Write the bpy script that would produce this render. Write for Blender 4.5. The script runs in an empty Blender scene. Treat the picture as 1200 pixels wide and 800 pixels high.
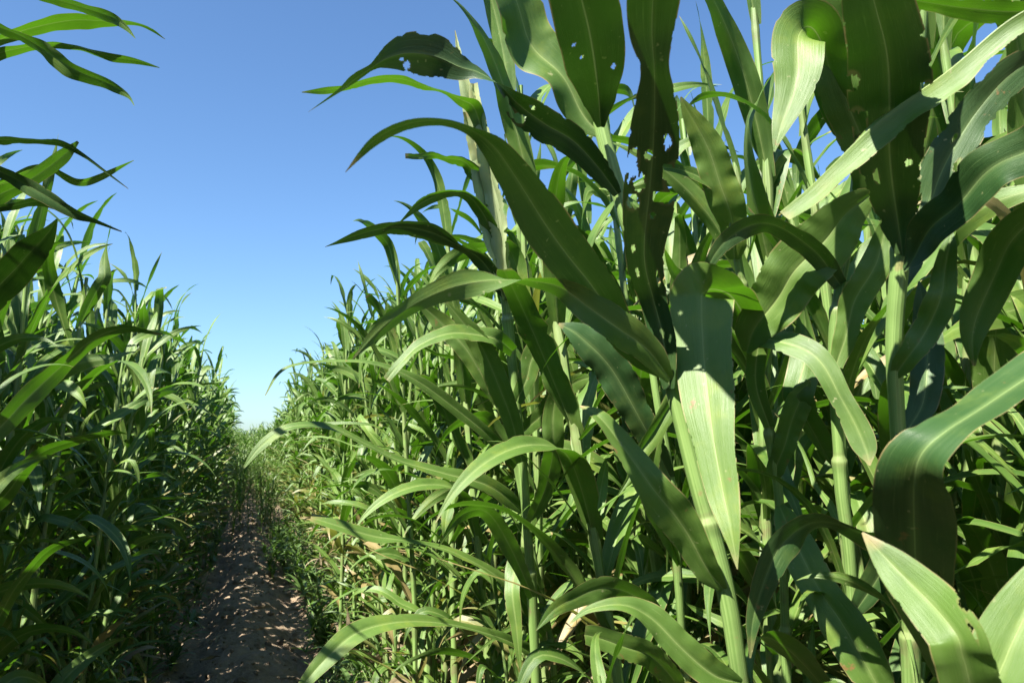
import bpy, math, random
import numpy as np
from mathutils import Vector, Matrix, noise as mnoise

R = math.radians
PICK = False
SC = bpy.context.scene
COL = SC.collection

# ------------------------------------------------------------------ camera
FPX, HEYE, YAW, PITCH = 933.0, 1.35, R(17.8), R(7.2)
cd = bpy.data.cameras.new('camera'); cam = bpy.data.objects.new('camera', cd); COL.objects.link(cam)
cd.sensor_width = 36; cd.lens = 36*FPX/1200; cd.clip_end = 3000; cd.clip_start = 0.02
cd.dof.use_dof = True; cd.dof.focus_distance = 1.6; cd.dof.aperture_fstop = 13
cam.location = (0, 0, HEYE); cam.rotation_euler = (R(90)+PITCH, 0, -YAW)
SC.camera = cam
CM = cam.matrix_basis.copy()
EYE = np.array((0, 0, HEYE))
RM = np.array(CM.to_3x3())

def at(px, py, d):
    """point at depth d seen in direction (px, py) of the 1200 x 800 photograph"""
    return EYE + RM @ np.array(((px-600)/FPX*d, -(py-400)/FPX*d, -d))

def project(p):
    q = RM.T @ (np.asarray(p)-EYE)
    if q[2] > -0.02: return None
    return 600+FPX*q[0]/-q[2], 400-FPX*q[1]/-q[2], -q[2]

# ------------------------------------------------------------------ materials
def new_mat(name):
    m = bpy.data.materials.new(name); m.use_nodes = True
    nt = m.node_tree; nt.nodes.clear()
    return m, nt, nt.nodes, nt.links

def mathn(nt, op, a, b=None, c=None, clamp=False):
    n = nt.nodes.new('ShaderNodeMath'); n.operation = op; n.use_clamp = clamp
    for i, v in enumerate((a, b, c)):
        if v is None: continue
        if isinstance(v, (int, float)): n.inputs[i].default_value = v
        else: nt.links.new(v, n.inputs[i])
    return n.outputs[0]

def mixc(nt, fac, a, b, mode='MIX'):
    n = nt.nodes.new('ShaderNodeMix'); n.data_type = 'RGBA'; n.blend_type = mode
    for sock, v in ((n.inputs[0], fac), (n.inputs[6], a), (n.inputs[7], b)):
        if isinstance(v, (int, float)): sock.default_value = v
        elif isinstance(v, tuple): sock.default_value = (*v, 1)
        else: nt.links.new(v, sock)
    return n.outputs[2]

def ramp(nt, v, lo, hi, a=0.0, b=1.0):
    n = nt.nodes.new('ShaderNodeMapRange'); n.interpolation_type = 'SMOOTHSTEP'
    nt.links.new(v, n.inputs[0])
    for i, x in enumerate((lo, hi, a, b)): n.inputs[i+1].default_value = x
    return n.outputs[0]

def noise(nt, vec, scale, detail=3, rough=0.55):
    n = nt.nodes.new('ShaderNodeTexNoise'); n.inputs['Scale'].default_value = scale
    n.inputs['Detail'].default_value = detail; n.inputs['Roughness'].default_value = rough
    if vec is not None: nt.links.new(vec, n.inputs['Vector'])
    return n.outputs['Fac']

def leaf_material(name, base, alt, under, rib, trans, tw=0.36, dry=(0.30, 0.22, 0.10), old=0.0, rough=0.40, spec=0.6):
    m, nt, N, L = new_mat(name)
    uv = N.new('ShaderNodeUVMap'); uv.uv_map = 'UVMap'
    sep = N.new('ShaderNodeSeparateXYZ'); L.new(uv.outputs[0], sep.inputs[0])
    u, v = sep.outputs[0], sep.outputs[1]
    tint = N.new('ShaderNodeAttribute'); tint.attribute_name = 'tint'
    tin = tint.outputs['Fac']
    oi = N.new('ShaderNodeObjectInfo')
    rnd = oi.outputs['Random']
    tc = N.new('ShaderNodeTexCoord')
    # offset the pattern per leaf
    comb = N.new('ShaderNodeCombineXYZ')
    L.new(mathn(nt, 'MULTIPLY', tin, 37.0), comb.inputs[2])
    vadd = N.new('ShaderNodeVectorMath'); vadd.operation = 'ADD'
    L.new(tc.outputs['Object'], vadd.inputs[0]); L.new(comb.outputs[0], vadd.inputs[1])
    pos = vadd.outputs[0]
    du = mathn(nt, 'ABSOLUTE', mathn(nt, 'SUBTRACT', u, 0.5))
    # parallel veins: noise stretched along the blade
    cv = N.new('ShaderNodeCombineXYZ')
    L.new(mathn(nt, 'MULTIPLY', u, 90.0), cv.inputs[0]); L.new(mathn(nt, 'MULTIPLY', v, 5.0), cv.inputs[1]); L.new(mathn(nt, 'MULTIPLY', tin, 91.0), cv.inputs[2])
    vein = noise(nt, cv.outputs[0], 1.0, 2)
    cv2 = N.new('ShaderNodeCombineXYZ')
    L.new(mathn(nt, 'MULTIPLY', u, 5.0), cv2.inputs[0]); L.new(mathn(nt, 'MULTIPLY', v, 3.2), cv2.inputs[1]); L.new(mathn(nt, 'MULTIPLY', tin, 53.0), cv2.inputs[2])
    streak = noise(nt, cv2.outputs[0], 1.0, 3)
    big = noise(nt, pos, 7.0, 3)
    mixf = mathn(nt, 'ADD', mathn(nt, 'MULTIPLY', tin, 0.55), mathn(nt, 'ADD', mathn(nt, 'MULTIPLY', rnd, 0.2), mathn(nt, 'MULTIPLY', mathn(nt, 'SUBTRACT', big, 0.5), 0.9)), clamp=True)
    col = mixc(nt, mixf, base, alt)
    col = mixc(nt, ramp(nt, vein, 0.30, 0.75, 0.0, 0.16), col, mixc(nt, 0.5, alt, under))
    col = mixc(nt, ramp(nt, streak, 0.40, 0.85, 0.0, 0.35), col, under)
    # midrib, thinner toward the tip
    rw = mathn(nt, 'MULTIPLY_ADD', v, -0.024, 0.029)
    ribm = mathn(nt, 'SUBTRACT', 1.0, mathn(nt, 'DIVIDE', du, rw), clamp=True)
    ribm = ramp(nt, ribm, 0.0, 0.45)
    ribm2 = mathn(nt, 'MULTIPLY', ramp(nt, du, 0.005, 0.12, 1.0, 0.0), 0.25)
    col = mixc(nt, mathn(nt, 'MAXIMUM', mathn(nt, 'MULTIPLY', ribm, mathn(nt, 'MULTIPLY_ADD', streak, 0.7, 0.25)), ribm2), col, rib)
    # mottling: pale dusty scrapes along the blade and yellowish patches
    cv3 = N.new('ShaderNodeCombineXYZ')
    L.new(mathn(nt, 'MULTIPLY', u, 26.0), cv3.inputs[0]); L.new(mathn(nt, 'MULTIPLY', v, 9.0), cv3.inputs[1]); L.new(mathn(nt, 'MULTIPLY', tin, 17.0), cv3.inputs[2])
    scr = noise(nt, cv3.outputs[0], 1.0, 5, 0.7)
    col = mixc(nt, ramp(nt, scr, 0.58, 0.74, 0.0, 0.45), col, mixc(nt, 0.5, under, rib))
    mot = noise(nt, pos, 14.0, 5, 0.65)
    col = mixc(nt, ramp(nt, mot, 0.52, 0.72, 0.0, 0.40), col, tuple(q*1.15*f for q, f in zip(alt, (1.35, 1.0, 0.7))))
    col = mixc(nt, ramp(nt, mot, 0.47, 0.30, 0.0, 0.35), col, tuple(0.7*q for q in base))
    # insect specks and dry spots
    spk = noise(nt, pos, 95.0, 2)
    col = mixc(nt, ramp(nt, spk, 0.70, 0.76, 0.0, 0.6), col, (0.30, 0.30, 0.15))
    spot = noise(nt, pos, 24.0, 4, 0.7)
    col = mixc(nt, ramp(nt, spot, 0.665, 0.74, 0.0, 0.85), col, (0.20, 0.10, 0.04))
    # dry margin and tip
    edge = ramp(nt, mathn(nt, 'MULTIPLY_ADD', mathn(nt, 'SUBTRACT', noise(nt, pos, 18.0, 4), 0.5), 0.10, du), 0.475, 0.51)
    tip = ramp(nt, mathn(nt, 'MULTIPLY_ADD', mathn(nt, 'SUBTRACT', noise(nt, pos, 22.0, 3), 0.5), 0.16, v), 0.965-0.27*old, 1.02-0.1*old)
    oldm = ramp(nt, mathn(nt, 'ADD', mathn(nt, 'MULTIPLY', tin, 1.0), mathn(nt, 'MULTIPLY', mathn(nt, 'SUBTRACT', noise(nt, pos, 9.0, 4), 0.5), 0.35)), 0.93-0.55*old, 1.02-0.45*old)
    dm = mathn(nt, 'MAXIMUM', mathn(nt, 'MULTIPLY', edge, 0.75), mathn(nt, 'MAXIMUM', mathn(nt, 'MULTIPLY', tip, 0.8), mathn(nt, 'MULTIPLY', oldm, 0.65)), clamp=True)
    dat = N.new('ShaderNodeAttribute'); dat.attribute_name = 'dmg'
    dm = mathn(nt, 'MAXIMUM', dm, mathn(nt, 'MULTIPLY', dat.outputs['Fac'], 0.28))
    col = mixc(nt, dm, col, dry)
    tcol = mixc(nt, mathn(nt, 'MULTIPLY', ribm, 0.6), trans, tuple(0.75*x for x in rib))
    tcol = mixc(nt, dm, tcol, dry)
    tcol = mixc(nt, ramp(nt, vein, 0.3, 0.7, 0.0, 0.35), tcol, tuple(0.55*x for x in trans))
    # bump from veins, ripples and midrib
    hsum = mathn(nt, 'ADD', mathn(nt, 'MULTIPLY', vein, 0.5), mathn(nt, 'ADD', mathn(nt, 'MULTIPLY', streak, 1.0), mathn(nt, 'ADD', mathn(nt, 'MULTIPLY', ribm, -0.8), mathn(nt, 'MULTIPLY', noise(nt, pos, 30.0, 2), 0.8))))
    bp = N.new('ShaderNodeBump'); bp.inputs['Strength'].default_value = 0.30; bp.inputs['Distance'].default_value = 0.003
    L.new(hsum, bp.inputs['Height'])
    p = N.new('ShaderNodeBsdfPrincipled')
    L.new(col, p.inputs['Base Color']); L.new(bp.outputs[0], p.inputs['Normal'])
    L.new(mathn(nt, 'MULTIPLY_ADD', big, 0.22, rough-0.08), p.inputs['Roughness'])
    p.inputs['Specular IOR Level'].default_value = spec
    t = N.new('ShaderNodeBsdfTranslucent'); L.new(tcol, t.inputs['Color']); L.new(bp.outputs[0], t.inputs['Normal'])
    mx = N.new('ShaderNodeMixShader'); mx.inputs[0].default_value = tw
    L.new(p.outputs[0], mx.inputs[1]); L.new(t.outputs[0], mx.inputs[2])
    o = N.new('ShaderNodeOutputMaterial'); L.new(mx.outputs[0], o.inputs[0])
    return m

M_LEAF = leaf_material('corn_leaf', (0.034, 0.084, 0.010), (0.124, 0.212, 0.034), (0.130, 0.200, 0.052), (0.30, 0.38, 0.13), (0.075, 0.22, 0.006), tw=0.28, rough=0.47, spec=0.5)
M_SHADED = leaf_material('shade_toned_corn_leaf', (0.016, 0.050, 0.011), (0.060, 0.120, 0.030), (0.075, 0.125, 0.045), (0.20, 0.28, 0.10), (0.030, 0.100, 0.005), tw=0.12, rough=0.45, spec=0.38)  # darker, less translucent copy of the corn leaf: shade painted into its colour
M_PALE = leaf_material('pale_whorl_leaf', (0.27, 0.34, 0.15), (0.38, 0.44, 0.23), (0.46, 0.50, 0.31), (0.45, 0.50, 0.28), (0.22, 0.34, 0.05), old=0.1)
M_OLD = leaf_material('yellowing_leaf', (0.10, 0.13, 0.03), (0.20, 0.19, 0.05), (0.24, 0.22, 0.09), (0.40, 0.38, 0.18), (0.22, 0.26, 0.03), old=0.55)
M_DRY = leaf_material('dry_leaf', (0.17, 0.13, 0.07), (0.25, 0.20, 0.12), (0.29, 0.25, 0.16), (0.42, 0.35, 0.22), (0.26, 0.18, 0.07), tw=0.2, dry=(0.22, 0.17, 0.095), old=1.0, rough=0.7)
M_WEED = leaf_material('weed_leaf', (0.05, 0.11, 0.025), (0.10, 0.17, 0.04), (0.12, 0.18, 0.06), (0.2, 0.28, 0.1), (0.12, 0.26, 0.02))

def stem_material(name, c1, c2, ring):
    m, nt, N, L = new_mat(name)
    uv = N.new('ShaderNodeUVMap'); uv.uv_map = 'UVMap'
    sep = N.new('ShaderNodeSeparateXYZ'); L.new(uv.outputs[0], sep.inputs[0])
    tc = N.new('ShaderNodeTexCoord')
    at_ = N.new('ShaderNodeAttribute'); at_.attribute_name = 'tint'
    cv = N.new('ShaderNodeCombineXYZ')
    L.new(mathn(nt, 'MULTIPLY', sep.outputs[0], 26.0), cv.inputs[0]); L.new(mathn(nt, 'MULTIPLY', sep.outputs[1], 5.0), cv.inputs[1])
    st = noise(nt, cv.outputs[0], 1.0, 3)
    big = noise(nt, tc.outputs['Object'], 9.0, 4)
    col = mixc(nt, ramp(nt, st, 0.3, 0.72), c1, c2)
    col = mixc(nt, ramp(nt, big, 0.45, 0.75, 0, 0.5), col, tuple(0.6*x for x in c1))
    col = mixc(nt, ramp(nt, noise(nt, tc.outputs['Object'], 40.0, 3), 0.66, 0.74, 0, 0.5), col, (0.22, 0.14, 0.07))
    col = mixc(nt, ramp(nt, noise(nt, tc.outputs['Object'], 14.0, 5, 0.65), 0.56, 0.70, 0, 0.55), col, (0.15, 0.10, 0.06))
    col = mixc(nt, ramp(nt, at_.outputs['Fac'], 0.02, 0.35, 0, 0.35), col, (0.12, 0.12, 0.05))
    col = mixc(nt, ramp(nt, at_.outputs['Fac'], 0.5, 0.9, 0, 0.6), col, ring)
    bp = N.new('ShaderNodeBump'); bp.inputs['Strength'].default_value = 0.35; bp.inputs['Distance'].default_value = 0.003
    L.new(st, bp.inputs['Height'])
    p = N.new('ShaderNodeBsdfPrincipled'); L.new(col, p.inputs['Base Color']); L.new(bp.outputs[0], p.inputs['Normal'])
    p.inputs['Roughness'].default_value = 0.45
    p.inputs['Subsurface Weight'].default_value = 0.0
    o = N.new('ShaderNodeOutputMaterial'); L.new(p.outputs[0], o.inputs[0])
    return m

M_STEM = stem_material('corn_stem', (0.11, 0.19, 0.045), (0.20, 0.30, 0.09), (0.19, 0.25, 0.09))
M_SPIKE = stem_material('pale_stem', (0.34, 0.40, 0.20), (0.50, 0.54, 0.33), (0.55, 0.52, 0.35))

def soil_material():
    m, nt, N, L = new_mat('dry_soil')
    tc = N.new('ShaderNodeTexCoord'); P = tc.outputs['Object']
    a = noise(nt, P, 3.0, 6, 0.6); b = noise(nt, P, 28.0, 6, 0.65); c = noise(nt, P, 140.0, 3)
    col = mixc(nt, ramp(nt, a, 0.3, 0.7), (0.17, 0.125, 0.080), (0.27, 0.205, 0.140))
    col = mixc(nt, ramp(nt, b, 0.35, 0.7, 0, 0.7), col, (0.32, 0.25, 0.175))
    col = mixc(nt, ramp(nt, c, 0.55, 0.75, 0, 0.6), col, (0.13, 0.09, 0.065))
    bp = N.new('ShaderNodeBump'); bp.inputs['Strength'].default_value = 0.9; bp.inputs['Distance'].default_value = 0.02
    L.new(mathn(nt, 'ADD', b, mathn(nt, 'MULTIPLY', c, 0.35)), bp.inputs['Height'])
    p = N.new('ShaderNodeBsdfPrincipled'); L.new(col, p.inputs['Base Color']); L.new(bp.outputs[0], p.inputs['Normal'])
    p.inputs['Roughness'].default_value = 0.95; p.inputs['Specular IOR Level'].default_value = 0.15
    o = N.new('ShaderNodeOutputMaterial'); L.new(p.outputs[0], o.inputs[0])
    return m
M_SOIL = soil_material()

# ------------------------------------------------------------------ mesh helpers
class MB:
    """collects grids (verts, quads, uv per vertex, tint per vertex, material slot)"""
    def __init__(s): s.v=[]; s.f=[]; s.uv=[]; s.t=[]; s.m=[]; s.n=0; s.dmg=None
    def add(s, v, f, uv, tint, mi=0):
        s.v.append(np.asarray(v, float)); s.f.append(np.asarray(f, np.int64)+s.n); s.uv.append(np.asarray(uv, float))
        s.t.append(np.broadcast_to(np.asarray(tint, float), (len(v),)).copy()); s.m.append(np.full(len(f), mi, np.int32)); s.n += len(v)
    def arrays(s):
        return [np.concatenate(x) for x in (s.v, s.f, s.uv, s.t, s.m)]
    def mesh(s, name, mats):
        me = mesh_from(name, *s.arrays(), mats)
        if s.dmg is not None:
            a = me.attributes.new('dmg', 'FLOAT', 'POINT'); a.data.foreach_set('value', s.dmg.astype(np.float32))
        return me

def mesh_from(name, v, f, uv, t, mi, mats):
    me = bpy.data.meshes.new(name)
    me.vertices.add(len(v)); me.vertices.foreach_set('co', v.astype(np.float32).ravel())
    nf = len(f); me.loops.add(nf*4); me.polygons.add(nf)
    me.loops.foreach_set('vertex_index', f.astype(np.int32).ravel())
    me.polygons.foreach_set('loop_start', np.arange(0, nf*4, 4, dtype=np.int32))
    me.polygons.foreach_set('material_index', mi)
    me.polygons.foreach_set('use_smooth', np.ones(nf, bool))
    ul = me.uv_layers.new(name='UVMap'); ul.data.foreach_set('uv', uv[f.ravel()].astype(np.float32).ravel())
    at_ = me.attributes.new('tint', 'FLOAT', 'POINT'); at_.data.foreach_set('value', t.astype(np.float32))
    for m in mats: me.materials.append(m)
    me.update(calc_edges=True)
    return me

def grid_faces(n, m):
    i = np.arange(n-1)[:, None]*m + np.arange(m-1)[None, :]
    return np.stack([i, i+1, i+m+1, i+m], -1).reshape(-1, 4)

def unit(a):
    return a/np.maximum(np.linalg.norm(a, axis=-1, keepdims=True), 1e-9)

def blade(C, S, N, W, fold, m, rng, wave=0.10, wf=5.0, curl=0.0):
    """a leaf blade: centre line C, side S, upper normal N, full width W and V-fold angle at each station"""
    n = len(C); t = np.linspace(0, 1, n)
    u = np.linspace(-1, 1, m)
    ph1, ph2 = rng.uniform(0, 6.28, 2)
    V = np.empty((n, m, 3))
    rag = np.cumsum(rng.normal(0, 1, (n, 2)), 0); rag -= np.linspace(0, 1, n)[:, None]*rag[-1]
    for j, x in enumerate(u):
        ax = abs(x)
        ph = ph1 if x < 0 else ph2
        wv = wave*ax**1.6*(np.sin(6.283*wf*t**0.9+ph)+0.45*np.sin(6.283*wf*2.3*t+2*ph))*np.sin(np.pi*np.clip(t*1.05, 0, 1))**0.5
        hw = W/2
        # the cross-section bends: steep near the midrib, flatter at the edge
        off = S*(hw*x*np.cos(fold*(1-0.35*ax)))[:, None] + N*(hw*(ax*np.sin(fold*(1-0.45*ax)) + wv - curl*ax*ax))[:, None]
        V[:, j] = C+off
    if m >= 5:                                        # nicked and torn margins
        for _ in range(int(rng.integers(0, 5))*max(1, n//40)):
            i = int(rng.integers(2, n-2)); a, b = ((0, 1) if rng.random() < .5 else (m-1, m-2))
            V[i, a] += (V[i, b]-V[i, a])*rng.uniform(.3, .95)
    uv = np.stack(np.broadcast_arrays((u*0.5+0.5)[None, :], t[:, None]), -1)
    return V.reshape(-1, 3), grid_faces(n, m), uv.reshape(-1, 2)

def width_profile(t, base=0.55, peak=0.32):
    a = np.where(t < peak, 1-(1-base)*(1-t/peak)**2, 1.0)
    b = np.where(t > peak, 1-np.clip((t-peak)/(1-peak), 0, 1)**1.75, 1.0)
    return np.maximum(a*b, 0.015)

def proc_leaf(rng, L, Wm, phi, p0, th0, th1, pw, n, m, drift=0.0, twist=0.0, tw0=0.45, kink=None, base=0.6, fold0=0.75, cut=1.0):
    t = np.linspace(0, cut, n)
    th = th0+(th1-th0)*t**pw
    if kink:
        th = th + kink[1]/(1+np.exp(-(t-kink[0])*60))
    th = np.minimum(th, R(176))
    az = phi+drift*t**1.5
    T = np.stack([np.sin(th)*np.cos(az), np.sin(th)*np.sin(az), np.cos(th)], -1)
    C = np.vstack([[0, 0, 0], np.cumsum(T[:-1], 0)])*(L*cut/(n-1))+p0
    S = np.stack([-np.sin(az), np.cos(az), 0*az], -1)
    N = np.cross(T, S)
    r = twist*np.clip((t-tw0)/(1-tw0), 0, 1)**1.2 + twist*0.12*np.sin(t*5)
    S2 = S*np.cos(r)[:, None]+N*np.sin(r)[:, None]; N2 = -S*np.sin(r)[:, None]+N*np.cos(r)[:, None]
    # young leaves curl inwards: N points towards the stem/up
    fold = fold0*np.exp(-t*4.0)+0.18+0.25*t**3
    W = Wm*width_profile(t, base)
    if cut < 1.0:
        W = W*np.where(np.arange(n) == n-1, 0.8, 1)
    return blade(C, S2, N2, W, fold, m, rng, wave=rng.uniform(0.05, 0.20), wf=rng.uniform(3, 7)*L)

def tube(C, rad, k, tint=None):
    n = len(C); T = np.gradient(C, axis=0); T = unit(T)
    a = np.array((1.0, 0.1, 0)); A = unit(np.cross(T, a)); B = np.cross(T, A)
    ang = np.linspace(0, 2*np.pi, k+1)
    V = C[:, None]+rad[:, None, None]*(A[:, None]*np.cos(ang)[None, :, None]+B[:, None]*np.sin(ang)[None, :, None])
    uv = np.stack(np.broadcast_arrays(np.linspace(0, 1, k+1)[None, :], np.linspace(0, 1, n)[:, None]), -1).reshape(-1, 2)
    if tint is None: tint = np.zeros(n)
    return V.reshape(-1, 3), grid_faces(n, k+1), uv, np.repeat(tint, k+1)

def stem_shape(pts, r0, r1, nodes, n=60, k=9, sharp=1.0):
    """tapered stalk through the points, with a flaring leaf sheath under every collar (nodes: fractions of its length)"""
    C = spline(np.asarray(pts, float), n)
    t = np.linspace(0, 1, n)
    rad = r0+(r1-r0)*t
    tint = np.zeros(n)
    for q in nodes:
        d = (t-q)
        rad = rad*(1+0.15*np.exp(-((d+0.007*sharp)/(0.010*sharp))**2)) * (1+0.24*np.clip(1+d/0.09, 0, 1)*(d < 0))
        tint = np.maximum(tint, np.exp(-(d/(0.008*sharp))**2))
    return tube(C, rad, k, tint)

def spline(P, n):
    """Catmull-Rom through P (any dimension), n samples evenly spread by chord length"""
    P = np.asarray(P, float)
    if len(P) == 2: return P[0]+(P[1]-P[0])*np.linspace(0, 1, n)[:, None]
    Q = np.vstack([2*P[0]-P[1], P, 2*P[-1]-P[-2]])
    out = []
    for i in range(1, len(Q)-2):
        t = np.linspace(0, 1, 24, endpoint=False)[:, None]
        a, b, c, d = Q[i-1], Q[i], Q[i+1], Q[i+2]
        out.append(0.5*((2*b)+(-a+c)*t+(2*a-5*b+4*c-d)*t*t+(-a+3*b-3*c+d)*t**3))
    out = np.vstack(out+[P[-1:]])
    s = np.concatenate([[0], np.cumsum(np.linalg.norm(np.diff(out[:, :3], axis=0), axis=1))])
    x = np.linspace(0, s[-1], n)
    return np.stack([np.interp(x, s, out[:, j]) for j in range(out.shape[1])], -1)

def link(name, me, parent=None):
    o = bpy.data.objects.new(name, me); COL.objects.link(o)
    if parent is not None: o.parent = parent
    return o

def empty(name, loc=(0, 0, 0)):
    o = bpy.data.objects.new(name, None); COL.objects.link(o); o.location = loc; o.empty_display_size = 0.1
    return o

def tag(o, label=None, cat=None, group=None, kind=None):
    for k, v in (('label', label), ('category', cat), ('group', group), ('kind', kind)):
        if v: o[k] = v
    return o

# ------------------------------------------------------------------ sky and sun
SUN_EL, SUN_AZ = R(51), R(-121)        # azimuth measured from +Y toward +X
sdir = Vector((math.cos(SUN_EL)*math.sin(SUN_AZ), math.cos(SUN_EL)*math.cos(SUN_AZ), math.sin(SUN_EL)))
w = bpy.data.worlds.new('World'); SC.world = w; w.use_nodes = True
nt = w.node_tree; nt.nodes.clear()
sky = nt.nodes.new('ShaderNodeTexSky'); sky.sky_type = 'NISHITA'; sky.sun_disc = False
sky.sun_elevation = SUN_EL; sky.sun_rotation = SUN_AZ; sky.altitude = 0; sky.air_density = 1.0; sky.dust_density = 0.6; sky.ozone_density = 2.0
bg = nt.nodes.new('ShaderNodeBackground'); bg.inputs[1].default_value = 0.050
out = nt.nodes.new('ShaderNodeOutputWorld')
nt.links.new(mixc(nt, 1.0, sky.outputs[0], (0.71, 0.92, 1.11), 'MULTIPLY'), bg.inputs[0]); nt.links.new(bg.outputs[0], out.inputs[0])
sl = bpy.data.lights.new('sun', 'SUN'); sl.energy = 5.0; sl.angle = R(0.53); sl.color = (1.0, 0.95, 0.86)
so = bpy.data.objects.new('sun', sl); COL.objects.link(so)
so.rotation_euler = sdir.to_track_quat('Z', 'Y').to_euler()
SC.view_settings.view_transform = 'Standard'; SC.view_settings.look = 'None'
SC.view_settings.exposure = 1.95; SC.view_settings.gamma = 1.0

# ------------------------------------------------------------------ ground and path
def row_bend(y):
    """the rows swing gently to the left in the distance"""
    d = np.maximum(np.asarray(y, float)-15.0, 0)
    return -0.0030*np.minimum(d, 20)**2 - 0.12*np.maximum(d-20, 0)

def ground_height(x, y):
    xl = x-float(row_bend(y))
    h = 0.09*math.exp(-((xl+0.02)/0.22)**2) - 0.05*math.exp(-((xl-0.36)/0.12)**2) - 0.05*math.exp(-((xl+0.33)/0.10)**2)
    p = Vector((x*2.2, y*1.4, 0))
    h += 0.055*mnoise.noise(p)+0.045*mnoise.noise(p*3.1)+0.026*mnoise.noise(p*8)+0.009*mnoise.noise(p*21)
    return h

def make_ground():
    n = 24; xs = np.concatenate([[-900, -300, -90, -30, -12], np.linspace(-6, 8, n), [14, 32, 90, 300, 900]])
    ys = np.concatenate([[-900, -200, -40, -10], np.linspace(-4, 80, 60), [120, 300, 900, 2500]])
    V = [(x, y, -0.13) for y in ys for x in xs]
    mb = MB(); mb.add(V, grid_faces(len(ys), len(xs)), [(0, 0)]*len(V), 0)
    tag(link('ground', mb.mesh('ground', [M_SOIL])), kind='structure')
    xs = np.linspace(-2.6, 3.4, 190)
    ys = np.concatenate([np.linspace(-0.5, 7, 330), np.linspace(7.05, 32, 330)])
    V = np.empty((len(ys), len(xs), 3))
    for a, y in enumerate(ys):
        b0 = float(row_bend(y))
        for b, x in enumerate(xs):
            V[a, b] = (x+b0, y, ground_height(x+b0, y))
    mb = MB(); mb.add(V.reshape(-1, 3), grid_faces(len(ys), len(xs)), np.zeros((V.size//3, 2)), 0)
    tag(link('path', mb.mesh('path', [M_SOIL])), kind='structure')
make_ground()

def make_clods():
    rng = np.random.default_rng(5); mb = MB()
    k, n = 7, 5
    for _ in range(1500):
        y = 1.5+12*rng.random()**1.5; x = rng.normal(0.05, 0.35)+float(row_bend(y))
        r = rng.choice([0.008, 0.013, 0.02, 0.032], p=[.5, .3, .15, .05])*rng.uniform(.7, 1.3)
        z = ground_height(x, y)
        th = np.linspace(0.02, np.pi-0.02, n); ph = np.linspace(0, 2*np.pi, k+1)
        rr = r*(1+0.28*rng.normal(size=(n, k+1))); rr[:, -1] = rr[:, 0]
        V = np.stack([rr*np.sin(th)[:, None]*np.cos(ph), rr*np.sin(th)[:, None]*np.sin(ph)*rng.uniform(.6, 1), 0.7*rr*np.cos(th)[:, None]*np.ones(k+1)], -1)
        mb.add(V.reshape(-1, 3)+(x, y, z+0.2*r), grid_faces(n, k+1), np.zeros(((k+1)*n, 2)), 0)
    tag(link('soil_clods', mb.mesh('soil_clods', [M_SOIL])), 'loose crumbly brown soil clods scattered along the path', 'soil', kind='stuff')
make_clods()

def make_litter():
    rng = np.random.default_rng(8); mb = MB()
    for _ in range(300):
        y = 1.8+11*rng.random()**1.4
        x = (rng.choice([-0.42, 0.42, 0.6, 0.05], p=[.3, .35, .2, .15])+rng.normal(0, .16))+float(row_bend(y))
        L = rng.uniform(.04, .22)
        v, f, uv = proc_leaf(rng, L, rng.uniform(.008, .03), rng.uniform(0, 6.28), np.array((x, y, ground_height(x, y)+.012)), R(rng.uniform(70, 92)), R(rng.uniform(85, 110)), 1, 9, 3, drift=rng.normal(0, 1.2), twist=rng.normal(0, 1.5), tw0=0)
        mb.add(v, f, uv, rng.random()*.9)
    tag(link('leaf_litter', mb.mesh('leaf_litter', [M_DRY])), 'dry straw-coloured leaf litter lying along both edges of the path', 'leaf litter', kind='stuff')
make_litter()

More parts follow.
